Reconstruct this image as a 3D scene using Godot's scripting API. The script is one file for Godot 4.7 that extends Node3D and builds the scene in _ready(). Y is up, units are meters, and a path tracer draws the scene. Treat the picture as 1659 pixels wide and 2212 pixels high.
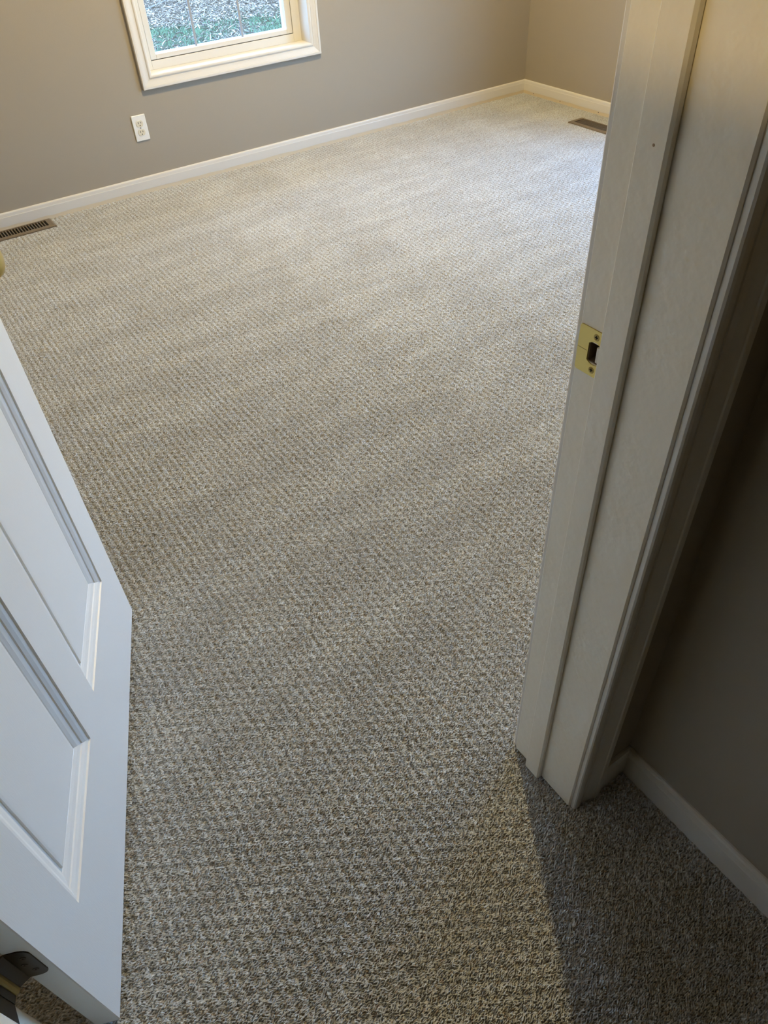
extends Node3D
# A carpeted bedroom seen from the hall through its open door.
# x runs along the door wall (0 = face of the strike jamb), y up, z towards the hall (0 = room side of the door wall).

const FAR_Z := -3.407      # face of the window wall
const RIGHT_X := 3.104     # face of the right wall
const LEFT_X := -1.40
const HALL_Z := 0.1465     # hall side of the door wall
const HALL_X := 0.143      # face of the hall's right wall
const CEIL := 2.44
const JAMB_L := -0.866     # face of the hinge jamb
const HEAD := 2.05

var M := {}
var rng := RandomNumberGenerator.new()

func _ready() -> void:
	rng.seed = 20240611
	setup_camera_and_light()
	make_materials()
	build_shell()
	build_light_block_wall()
	build_added_eave()
	build_baseboards()
	build_window()
	build_side_window()
	build_door_frame()
	build_door()
	build_carpet()
	build_outlet()
	build_registers()
	build_strike_plate()
	build_ceiling_lights()
	added_spotlight(Vector3(-3.2, 1.57, 0.85), Vector3(0.0, 1.55, 0.1), 3.0, Color(1.0, 0.86, 0.58))
	build_yard()

# ------------------------------------------------------------------ camera, sky, exposure
func setup_camera_and_light() -> void:
	var cam := Camera3D.new()
	cam.name = "camera"
	cam.position = Vector3(-0.57197, 1.34976, 0.48843)
	cam.rotation = Vector3(-0.762244, -0.553991, -0.065218)
	cam.fov = rad_to_deg(2.0 * atan(1106.0 / 1582.56))
	cam.near = 0.02
	cam.far = 120.0
	add_child(cam)
	cam.current = true
	var sky_mat := ProceduralSkyMaterial.new()
	sky_mat.sky_top_color = Color(0.55, 0.75, 1.0)
	sky_mat.sky_horizon_color = Color(0.62, 0.81, 1.0)
	sky_mat.sky_curve = 0.25
	sky_mat.ground_bottom_color = Color(0.30, 0.33, 0.30)
	sky_mat.ground_horizon_color = Color(0.45, 0.50, 0.50)
	var sky := Sky.new()
	sky.sky_material = sky_mat
	var env := Environment.new()
	env.background_mode = Environment.BG_SKY
	env.sky = sky
	env.background_energy_multiplier = 23.0
	env.tonemap_mode = Environment.TONE_MAPPER_LINEAR
	env.tonemap_exposure = 1.0
	env.sdfgi_enabled = true
	env.ssao_enabled = true
	env.ssil_enabled = true
	var we := WorldEnvironment.new()
	we.name = "world_environment"
	we.environment = env
	add_child(we)

# ------------------------------------------------------------------ materials
func noise_tex(freq: float, size: int, seed_: int, bump := 0.0, stretch := Vector2.ONE) -> ImageTexture:
	# seamless grey noise; bump > 0 gives a normal map of it
	var n := FastNoiseLite.new()
	n.seed = seed_
	n.noise_type = FastNoiseLite.TYPE_SIMPLEX_SMOOTH
	n.frequency = freq
	n.fractal_octaves = 4
	var img := n.get_seamless_image(size, size, false, false, 0.15)
	if stretch != Vector2.ONE:
		img.resize(int(size * stretch.x), int(size * stretch.y), Image.INTERPOLATE_CUBIC)
	img.convert(Image.FORMAT_RGBA8)
	if bump > 0.0:
		img.bump_map_to_normal_map(bump)
	return ImageTexture.create_from_image(img)

func mat(col: Color, rough := 0.6, metal := 0.0) -> StandardMaterial3D:
	var m := StandardMaterial3D.new()
	m.albedo_color = col
	m.roughness = rough
	m.metallic = metal
	return m

func bumped(m: StandardMaterial3D, tex: Texture2D, strength: float, scale_: Vector3) -> StandardMaterial3D:
	m.normal_enabled = true
	m.normal_texture = tex
	m.normal_scale = strength
	m.uv1_triplanar = true
	m.uv1_scale = scale_
	return m

func make_materials() -> void:
	var peel := noise_tex(0.06, 512, 5, 3.0)
	var grain := noise_tex(0.05, 512, 9, 4.0)
	M.wall = bumped(mat(Color(0.64, 0.605, 0.545), 0.75), peel, 0.14, Vector3(7, 7, 7))
	M.ceiling = bumped(mat(Color(0.90, 0.89, 0.87), 0.95), peel, 0.5, Vector3(3, 3, 3))
	M.trim = mat(Color(0.87, 0.855, 0.82), 0.38)
	M.trim_jamb_lit = bumped(mat(Color(0.95, 0.925, 0.86), 0.38), peel, 0.25, Vector3(1.6, 1.6, 1.6))  # jamb paint made paler and warmer in place of warm hall light
	M.bare = mat(Color(0.86, 0.805, 0.70), 0.6)
	M.door = bumped(mat(Color(0.935, 0.935, 0.92), 0.42), grain, 0.14, Vector3(14, 1.6, 14))
	M.vinyl = mat(Color(0.86, 0.85, 0.82), 0.35)
	M.gasket = mat(Color(0.16, 0.15, 0.14), 0.7)
	M.grille_backlit = mat(Color(0.62, 0.64, 0.67), 0.5)  # white bars given grey for their backlit shade
	M.brass = mat(Color(0.80, 0.71, 0.42), 0.34, 0.8)
	M.brass_dull = mat(Color(0.62, 0.54, 0.32), 0.42, 0.85)
	M.bronze = mat(Color(0.17, 0.14, 0.10), 0.3, 0.7)
	M.dark = mat(Color(0.06, 0.05, 0.04), 0.8)
	M.scuff = mat(Color(0.62, 0.53, 0.42), 0.8)
	M.wood_hole = mat(Color(0.42, 0.34, 0.27), 0.8)
	M.register = mat(Color(0.50, 0.45, 0.385), 0.45, 0.3)
	M.plate = mat(Color(0.93, 0.925, 0.90), 0.35)
	M.receptacle = mat(Color(0.88, 0.85, 0.76), 0.4)
	M.steel = mat(Color(0.60, 0.58, 0.54), 0.35, 0.8)
	M.slab = mat(Color(0.50, 0.46, 0.41), 0.95)
	M.siding = mat(Color(0.80, 0.80, 0.78), 0.7)
	var glass := mat(Color(0.85, 0.95, 1.0, 0.06), 0.0)
	glass.transparency = BaseMaterial3D.TRANSPARENCY_ALPHA
	M.glass = glass
	var carpet := mat(Color(1, 1, 1), 1.0)
	carpet.vertex_color_use_as_albedo = true
	carpet.rim_enabled = true
	carpet.rim = 0.5
	carpet.rim_tint = 0.3
	var lay := FastNoiseLite.new()
	lay.seed = 21
	lay.frequency = 0.012
	lay.fractal_octaves = 3
	var img := lay.get_seamless_image(512, 512, false, false, 0.2)
	img.convert(Image.FORMAT_RGBA8)
	for y in 512:
		for x in 512:
			var v := 0.92 + 0.08 * smoothstep(0.3, 0.7, img.get_pixel(x, y).r)
			img.set_pixel(x, y, Color(v, v, v * 0.995))
	carpet.albedo_texture = ImageTexture.create_from_image(img)
	carpet.uv1_triplanar = true
	carpet.uv1_world_triplanar = true
	carpet.uv1_scale = Vector3(0.28, 0.5, 0.95)
	M.carpet = carpet
	var vc := mat(Color(1, 1, 1), 0.9)
	vc.vertex_color_use_as_albedo = true
	M.vertex = vc
	M.soil = mat(Color(0.19, 0.165, 0.13), 1.0)
	M.bark = mat(Color(0.34, 0.30, 0.26), 0.9)
	M.needles = mat(Color(0.13, 0.19, 0.12), 0.9)
	M.wall_absorbing = mat(Color(0.32, 0.28, 0.24), 0.8)  # dark tone put on unseen hall walls to cut bounced light

# ------------------------------------------------------------------ mesh helpers
func begin() -> SurfaceTool:
	var st := SurfaceTool.new()
	st.begin(Mesh.PRIMITIVE_TRIANGLES)
	st.set_smooth_group(-1)
	return st

func tri(st: SurfaceTool, a: Vector3, b: Vector3, c: Vector3, out: Vector3) -> void:
	if (c - a).cross(b - a).dot(out) < 0.0:
		st.add_vertex(a); st.add_vertex(c); st.add_vertex(b)
	else:
		st.add_vertex(a); st.add_vertex(b); st.add_vertex(c)

func quad(st: SurfaceTool, a: Vector3, b: Vector3, c: Vector3, d: Vector3, out: Vector3) -> void:
	tri(st, a, b, c, out)
	tri(st, a, c, d, out)

# chamfered box between two corners, moved by xf
func box(st: SurfaceTool, lo: Vector3, hi: Vector3, ch := 0.0, xf := Transform3D.IDENTITY) -> void:
	var c := (lo + hi) * 0.5
	var h := (hi - lo) * 0.5
	ch = min(ch, min(h.x, min(h.y, h.z)) * 0.95)
	var pt := func(s: Vector3, axis: int) -> Vector3:
		var e := h - Vector3(ch, ch, ch)
		e[axis] = h[axis]
		return xf * (c + s * e)
	var origin := xf * c
	for a in 3:
		var b := (a + 1) % 3
		var d := (a + 2) % 3
		for s in [-1.0, 1.0]:
			var v := []
			for k in [[-1.0, -1.0], [1.0, -1.0], [1.0, 1.0], [-1.0, 1.0]]:
				var q := Vector3.ZERO
				q[a] = s; q[b] = k[0]; q[d] = k[1]
				v.append(pt.call(q, a))
			quad(st, v[0], v[1], v[2], v[3], (v[0] + v[2]) * 0.5 - origin)
			if ch <= 0.0:
				continue
			for s2 in [-1.0, 1.0]:      # edge between face a,s and face b,s2
				var p := Vector3.ZERO
				p[a] = s; p[b] = s2; p[d] = -1.0
				var q2 := p
				q2[d] = 1.0
				var e0: Vector3 = pt.call(p, a)
				var e1: Vector3 = pt.call(q2, a)
				var e2: Vector3 = pt.call(q2, b)
				var e3: Vector3 = pt.call(p, b)
				quad(st, e0, e1, e2, e3, (e0 + e2) * 0.5 - origin)
	if ch > 0.0:
		for sx in [-1.0, 1.0]:
			for sy in [-1.0, 1.0]:
				for sz in [-1.0, 1.0]:
					var s3 := Vector3(sx, sy, sz)
					tri(st, pt.call(s3, 0), pt.call(s3, 1), pt.call(s3, 2), xf.basis * s3)

# profile (u, t) swept from o along dl for len; ends slanted by u * mit
func sweep(st: SurfaceTool, prof: Array, o: Vector3, du: Vector3, dt: Vector3, dl: Vector3, length: float, mit0 := 0.0, mit1 := 0.0) -> void:
	var area := 0.0
	for i in prof.size():
		area += prof[i].cross(prof[(i + 1) % prof.size()])
	var sgn := signf(area)
	var at := func(p: Vector2, far: bool) -> Vector3:
		return o + du * p.x + dt * p.y + dl * ((length + p.x * mit1) if far else (-p.x * mit0))
	for i in prof.size():
		var p: Vector2 = prof[i]
		var q: Vector2 = prof[(i + 1) % prof.size()]
		var e := q - p
		var out := (du * e.y - dt * e.x) * sgn
		quad(st, at.call(p, false), at.call(q, false), at.call(q, true), at.call(p, true), out)
	var poly := PackedVector2Array(prof)
	var idx := Geometry2D.triangulate_polygon(poly)
	for k in range(0, idx.size(), 3):
		tri(st, at.call(poly[idx[k]], false), at.call(poly[idx[k + 1]], false), at.call(poly[idx[k + 2]], false), -dl)
		tri(st, at.call(poly[idx[k]], true), at.call(poly[idx[k + 1]], true), at.call(poly[idx[k + 2]], true), dl)

# turned profile (radius, height) about the y axis of xf
func lathe(st: SurfaceTool, prof: Array, xf: Transform3D, n := 24) -> void:
	for i in prof.size() - 1:
		var p: Vector2 = prof[i]
		var q: Vector2 = prof[i + 1]
		for k in n:
			var a := TAU * k / n
			var b := TAU * (k + 1) / n
			var p0 := xf * Vector3(p.x * cos(a), p.y, p.x * sin(a))
			var p1 := xf * Vector3(p.x * cos(b), p.y, p.x * sin(b))
			var q0 := xf * Vector3(q.x * cos(a), q.y, q.x * sin(a))
			var q1 := xf * Vector3(q.x * cos(b), q.y, q.x * sin(b))
			var m := (a + b) * 0.5
			var e := q - p
			var out := xf.basis * Vector3(e.y * cos(m), -e.x, e.y * sin(m))
			if p.x > 1e-6:
				tri(st, p0, p1, q0, out)
			if q.x > 1e-6:
				tri(st, p1, q1, q0, out)

func commit(st: SurfaceTool, called: String, m: Material, parent: Node3D = self, smooth := false) -> MeshInstance3D:
	if smooth:
		st.index()
	st.generate_normals()
	var o := MeshInstance3D.new()
	o.name = called
	o.mesh = st.commit()
	o.material_override = m
	o.cast_shadow = GeometryInstance3D.SHADOW_CASTING_SETTING_ON
	parent.add_child(o, true)
	return o

func smooth_begin() -> SurfaceTool:
	var st := SurfaceTool.new()
	st.begin(Mesh.PRIMITIVE_TRIANGLES)
	st.set_smooth_group(0)
	return st

func tag(o: Node3D, label: String, category := "", kind := "", group := "") -> Node3D:
	if label != "": o.set_meta("label", label)
	if category != "": o.set_meta("category", category)
	if kind != "": o.set_meta("kind", kind)
	if group != "": o.set_meta("group", group)
	return o

func root(called: String, at := Vector3.ZERO) -> Node3D:
	var o := Node3D.new()
	o.name = called
	o.position = at
	add_child(o, true)
	return o

# ------------------------------------------------------------------ room and hall
func slab(called: String, boxes: Array, m: Material, label: String, category: String) -> void:
	var st := begin()
	for b in boxes:
		box(st, b[0], b[1])
	tag(commit(st, called, m), label, category, "structure")

const WIN_X0 := 0.7015
const WIN_X1 := 1.5715
const WIN_Y0 := 0.5015
const WIN_Y1 := 1.93
const SIDE_Z0 := -2.10     # the room's second window, in the right wall
const SIDE_Z1 := -0.75
const SIDE_Y0 := 0.25
const SIDE_Y1 := 1.95

func build_shell() -> void:
	slab("floor", [[Vector3(-3.4, -0.2, -3.6), Vector3(3.3, -0.012, 2.75)]], M.slab, "carpet-covered floor of the bedroom and the hall", "floor")
	slab("ceiling", [[Vector3(-3.4, CEIL, -3.6), Vector3(3.3, CEIL + 0.2, 2.75)]], M.ceiling, "white ceiling above the bedroom and the hall", "ceiling")
	var z0 := FAR_Z - 0.17
	slab("wall_far", [
		[Vector3(LEFT_X - 0.15, -0.1, z0), Vector3(WIN_X0 - 0.012, CEIL, FAR_Z)],
		[Vector3(WIN_X1 + 0.012, -0.1, z0), Vector3(RIGHT_X + 0.16, CEIL, FAR_Z)],
		[Vector3(WIN_X0 - 0.012, -0.1, z0), Vector3(WIN_X1 + 0.012, WIN_Y0 - 0.012, FAR_Z)],
		[Vector3(WIN_X0 - 0.012, WIN_Y1 + 0.012, z0), Vector3(WIN_X1 + 0.012, CEIL, FAR_Z)]],
		M.wall, "greige painted bedroom wall with the window and the outlet", "wall")
	var x1 := RIGHT_X + 0.16
	slab("wall_right", [
		[Vector3(RIGHT_X, -0.1, FAR_Z), Vector3(x1, CEIL, SIDE_Z0)],
		[Vector3(RIGHT_X, -0.1, SIDE_Z1), Vector3(x1, CEIL, 0.0)],
		[Vector3(RIGHT_X, -0.1, SIDE_Z0), Vector3(x1, SIDE_Y0, SIDE_Z1)],
		[Vector3(RIGHT_X, SIDE_Y1, SIDE_Z0), Vector3(x1, CEIL, SIDE_Z1)]],
		M.wall, "warmly lit greige wall at the right end of the bedroom", "wall")
	slab("wall_left", [[Vector3(LEFT_X - 0.15, -0.1, FAR_Z), Vector3(LEFT_X, CEIL, 0.0)]], M.wall, "greige bedroom wall behind the open door", "wall")
	slab("wall_near", [
		[Vector3(0.019, -0.1, 0.0), Vector3(RIGHT_X + 0.16, CEIL, HALL_Z)],
		[Vector3(-3.2, -0.1, 0.0), Vector3(JAMB_L - 0.019, CEIL, HALL_Z)],
		[Vector3(JAMB_L - 0.019, HEAD + 0.019, 0.0), Vector3(0.019, CEIL, HALL_Z)]],
		M.wall, "greige wall that holds the doorway, dark strip seen right of the door casing", "wall")
	slab("wall_hall", [[Vector3(HALL_X, -0.1, HALL_Z), Vector3(HALL_X + 0.12, CEIL, 2.7)]], M.wall, "shadowed greige hall wall at the right edge", "wall")
	slab("wall_behind", [[Vector3(-3.32, -0.1, 2.6), Vector3(HALL_X + 0.12, CEIL, 2.7)]], M.wall_absorbing, "unseen hall wall facing the bedroom doorway, darkened to cut bounced light", "wall")
	slab("wall_end", [[Vector3(-3.32, -0.1, 0.0), Vector3(-3.2, CEIL, 2.6)]], M.wall_absorbing, "unseen wall at the far end of the hall, darkened to cut bounced light", "wall")

func build_added_eave() -> void:
	# unseen roof added over the far window to keep sky light off the sill
	var st := begin()
	box(st, Vector3(-1.6, 2.16, FAR_Z - 1.15), Vector3(3.5, 2.28, FAR_Z - 0.17))
	box(st, Vector3(-1.6, 2.06, FAR_Z - 1.18), Vector3(3.5, 2.30, FAR_Z - 1.12))
	tag(commit(st, "trim_3", M.siding), "unseen white eave added outside the far window to cut sky light", "eave", "structure")

func build_light_block_wall() -> void:  # unseen wall added to keep hall light off the lower jamb
	var st := begin()
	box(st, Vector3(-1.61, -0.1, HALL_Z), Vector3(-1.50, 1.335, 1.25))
	tag(commit(st, "wall_light_block", M.wall_absorbing), "unseen half-height wall added in the hall to shade the lower jamb", "wall", "structure")
	st = begin()
	box(st, Vector3(-1.63, 1.335, HALL_Z), Vector3(-1.48, 1.37, 1.27), 0.004)
	tag(commit(st, "trim_2", M.trim), "white cap on the added half-height hall wall", "trim", "structure")

func base_profile(h: float, cap: float) -> Array:
	return [Vector2(0, 0), Vector2(0, 0.0108), Vector2(h - cap, 0.0108), Vector2(h - cap + 0.002, 0.0098),
		Vector2(h - 0.006, 0.0088), Vector2(h - 0.002, 0.0070), Vector2(h, 0.0035), Vector2(h, 0)]

func base_run(called: String, label: String, o: Vector3, dt: Vector3, dl: Vector3, length: float, bare: bool) -> Node3D:
	# painted board with a shallow cap; where new carpet lies lower a bare strip shows under the paint
	var r := root(called, o)
	var y0 := 0.0165 if bare else -0.004
	var h := 0.0737
	var st := begin()
	sweep(st, base_profile(h - y0, 0.020), Vector3(0, y0, 0), Vector3.UP, dt, dl, length)
	commit(st, "board", M.trim, r)
	if bare:
		st = begin()
		var n := FastNoiseLite.new()
		n.seed = called.hash() % 1000
		n.frequency = 9.0
		var seg := 120
		var prev := 0.0
		for i in seg + 1:
			# ragged lower edge of the old paint line
			var s: float = length * i / seg
			var top: float = 0.0188 - 0.004 * maxf(0.0, n.get_noise_1d(s) + 0.12) * 2.0
			if i > 0:
				var a: float = length * (i - 1) / seg
				quad(st, dl * a + dt * 0.0102 + Vector3.UP * -0.006, dl * s + dt * 0.0102 + Vector3.UP * -0.006, dl * s + dt * 0.0102 + Vector3.UP * 0.018, dl * a + dt * 0.0102 + Vector3.UP * 0.018, dt)
				quad(st, dl * a + dt * 0.0102 + Vector3.UP * -0.006, dl * s + dt * 0.0102 + Vector3.UP * -0.006, dl * s + Vector3.UP * -0.006, dl * a + Vector3.UP * -0.006, Vector3.DOWN)
			prev = top
		tag(commit(st, "bare_strip", M.bare, r), "unpainted cream strip along the foot of the board")
		st = begin()
		for i in seg:
			var a: float = length * i / seg
			var b: float = length * (i + 1) / seg
			var da: float = 0.0005 + 0.0045 * maxf(0.0, n.get_noise_1d(a) * 1.6)
			var db: float = 0.0005 + 0.0045 * maxf(0.0, n.get_noise_1d(b) * 1.6)
			quad(st, dl * a + dt * 0.0108 + Vector3.UP * (y0 - da), dl * b + dt * 0.0108 + Vector3.UP * (y0 - db), dl * b + dt * 0.0108 + Vector3.UP * (y0 + 0.0002), dl * a + dt * 0.0108 + Vector3.UP * (y0 + 0.0002), dt)
			quad(st, dl * a + dt * 0.0108 + Vector3.UP * (y0 - da), dl * b + dt * 0.0108 + Vector3.UP * (y0 - db), dl * b + dt * 0.0102 + Vector3.UP * (y0 - db), dl * a + dt * 0.0102 + Vector3.UP * (y0 - da), Vector3.DOWN)
		commit(st, "paint_edge", M.trim, r)
	tag(r, label, "baseboard", "structure")
	return r

func build_baseboards() -> void:
	base_run("baseboard_far", "white baseboard along the window wall with a bare strip at its foot", Vector3(LEFT_X, 0, FAR_Z), Vector3(0, 0, 1), Vector3.RIGHT, RIGHT_X - LEFT_X, true)
	var r := base_run("baseboard_right", "cream-lit baseboard on the right wall beyond the door jamb", Vector3(RIGHT_X, 0, FAR_Z), Vector3.LEFT, Vector3(0, 0, 1), -FAR_Z, true)
	for z in [0.337, 0.655, 0.10]:
		var st := begin()
		lathe(st, [Vector2(0.0026, -0.001), Vector2(0.0026, 0.0004), Vector2(0.0, 0.0004)], Transform3D(Basis(Vector3(0, 0, 1), PI / 2), Vector3(-0.0102, 0.009, z)), 10)
		tag(commit(st, "nail_hole", M.dark, r), "dark nail hole in the bare strip")
	base_run("baseboard_left", "white baseboard behind the open door", Vector3(LEFT_X, 0, FAR_Z), Vector3.RIGHT, Vector3(0, 0, 1), -FAR_Z, false)
	base_run("baseboard_near", "short white baseboard between the door casing and the hall wall", Vector3(0.0634, 0, HALL_Z), Vector3(0, 0, 1), Vector3.RIGHT, HALL_X - 0.0634, false)
	base_run("baseboard_hall", "shadowed white baseboard along the hall wall at the lower right", Vector3(HALL_X, 0, HALL_Z), Vector3.LEFT, Vector3(0, 0, 1), 2.6 - HALL_Z, false)
	base_run("baseboard_behind", "white baseboard along the hall wall facing the doorway", Vector3(-3.2, 0, 2.6), Vector3(0, 0, -1), Vector3.RIGHT, 3.2 + HALL_X, false)

# ------------------------------------------------------------------ windows
func casing_profile(w: float, t: float) -> Array:
	# inner edge at u = 0: bead, groove, fillet, cove, thick outer band
	return [Vector2(0, 0), Vector2(0, t * 0.42), Vector2(w * 0.03, t * 0.56), Vector2(w * 0.09, t * 0.64), Vector2(w * 0.17, t * 0.66), Vector2(w * 0.23, t * 0.60),
		Vector2(w * 0.27, t * 0.46), Vector2(w * 0.34, t * 0.44), Vector2(w * 0.35, t * 0.54), Vector2(w * 0.40, t * 0.55), Vector2(w * 0.50, t * 0.62), Vector2(w * 0.62, t * 0.74),
		Vector2(w * 0.72, t * 0.84), Vector2(w * 0.77, t * 0.86), Vector2(w * 0.79, t * 0.98), Vector2(w * 0.83, t), Vector2(w * 0.96, t), Vector2(w, t * 0.90), Vector2(w, 0)]

# trim of a rectangular opening in a wall: right = along the wall, out = off the wall
func window_casing(r: Node3D, a: Vector3, b: Vector3, out: Vector3, w: float, t: float) -> void:
	# a = lower corner, b = upper corner of the opening, on the wall's face
	var h := Vector3(b.x - a.x, 0, b.z - a.z)
	var dl := h.normalized()
	var wd := h.length()
	var ht := b.y - a.y
	var prof := casing_profile(w, t)
	var st := begin()
	sweep(st, prof, a, Vector3.DOWN, out, dl, wd, 1.0, 1.0)
	commit(st, "casing", M.trim, r)
	st = begin()
	sweep(st, prof, Vector3(a.x, b.y, a.z), Vector3.UP, out, dl, wd, 1.0, 1.0)
	commit(st, "casing", M.trim, r)
	st = begin()
	sweep(st, prof, a, -dl, out, Vector3.UP, ht, 1.0, 1.0)
	commit(st, "casing", M.trim, r)
	st = begin()
	sweep(st, prof, a + h, dl, out, Vector3.UP, ht, 1.0, 1.0)
	commit(st, "casing", M.trim, r)

func ring(st: SurfaceTool, x0: float, x1: float, y0: float, y1: float, l: float, rr: float, bt: float, tp: float, z0: float, z1: float, ch: float, xf := Transform3D.IDENTITY) -> void:
	# four bars round an opening (left, right, bottom, top widths), between depths z0 < z1
	box(st, Vector3(x0, y0, z0), Vector3(x0 + l, y1, z1), ch, xf)
	box(st, Vector3(x1 - rr, y0, z0), Vector3(x1, y1, z1), ch, xf)
	box(st, Vector3(x0 + l, y0, z0), Vector3(x1 - rr, y0 + bt, z1), ch, xf)
	box(st, Vector3(x0 + l, y1 - tp, z0), Vector3(x1 - rr, y1, z1), ch, xf)

func window_unit(r: Node3D, w: float, h: float, lites: int, xf: Transform3D) -> void:
	# built in its own axes: x along the wall from the opening's left, y up from its sill, z out of the wall into the room
	var st := begin()
	ring(st, -0.012, w + 0.012, -0.012, h + 0.012, 0.012, 0.012, 0.012, 0.012, -0.165, 0.0005, 0.0, xf)
	commit(st, "jamb_liner", M.trim, r)
	st = begin()
	ring(st, 0.0, w, 0.0, h, 0.044, 0.046, 0.0365, 0.046, -0.165, -0.080, 0.0012, xf)
	commit(st, "window_frame", M.vinyl, r)
	st = begin()
	ring(st, 0.0425, w - 0.0445, 0.036, h - 0.0445, 0.0022, 0.0022, 0.0022, 0.0022, -0.15, -0.0835, 0.0, xf)
	tag(commit(st, "weather_seal", M.gasket, r), "thin dark seal line round the sash")
	st = begin()
	ring(st, 0.0447, w - 0.0467, 0.0385, h - 0.047, 0.030, 0.034, 0.0215, 0.034, -0.135, -0.083, 0.002, xf)
	commit(st, "sash", M.vinyl, r)
	var gx0 := 0.045 + 0.028
	var gx1 := w - 0.0467 - 0.032
	st = begin()
	box(st, Vector3(gx0, 0.058, -0.1085), Vector3(gx1, h - 0.079, -0.1055), 0.0, xf)
	tag(commit(st, "glass_pane", M.glass, r), "clear glass pane")
	var left := 0.042
	var right := w - 0.072
	for i in range(1, lites):
		var x := left + (right - left) * i / lites
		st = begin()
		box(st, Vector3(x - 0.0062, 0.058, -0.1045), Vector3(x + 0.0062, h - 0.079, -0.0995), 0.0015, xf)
		commit(st, "glazing_bar", M.grille_backlit, r)
	for k in [0.36, 0.68]:
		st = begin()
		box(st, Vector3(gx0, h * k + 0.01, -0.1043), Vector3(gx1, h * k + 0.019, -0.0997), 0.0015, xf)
		commit(st, "glazing_bar", M.grille_backlit, r)
	# exterior brick-mould beyond the wall
	st = begin()
	ring(st, -0.05, w + 0.05, -0.05, h + 0.05, 0.07, 0.07, 0.06, 0.07, -0.20, -0.165, 0.002, xf)
	commit(st, "exterior_trim", M.siding, r)

func build_window() -> void:
	var o := Vector3(WIN_X0, WIN_Y0, FAR_Z)
	var r := root("window_1", o)
	window_unit(r, WIN_X1 - WIN_X0, WIN_Y1 - WIN_Y0, 3, Transform3D.IDENTITY)
	window_casing(r, Vector3(0.0, 0.0, 0.0), Vector3(WIN_X1 - WIN_X0, WIN_Y1 - WIN_Y0, 0.0), Vector3(0, 0, 1), 0.0555, 0.0185)
	tag(r, "white framed window with slim glazing bars looking onto a lawn", "window", "structure")

func build_side_window() -> void:
	var r := root("window_2", Vector3(RIGHT_X, SIDE_Y0, SIDE_Z0))
	var xf := Transform3D(Basis(Vector3.UP, -PI / 2), Vector3.ZERO)     # x -> z, z -> -x
	window_unit(r, SIDE_Z1 - SIDE_Z0, SIDE_Y1 - SIDE_Y0, 4, xf)
	window_casing(r, Vector3.ZERO, Vector3(0, SIDE_Y1 - SIDE_Y0, SIDE_Z1 - SIDE_Z0), Vector3.LEFT, 0.0555, 0.0185)
	tag(r, "wide white window in the right bedroom wall, out of view", "window", "structure")

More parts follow.
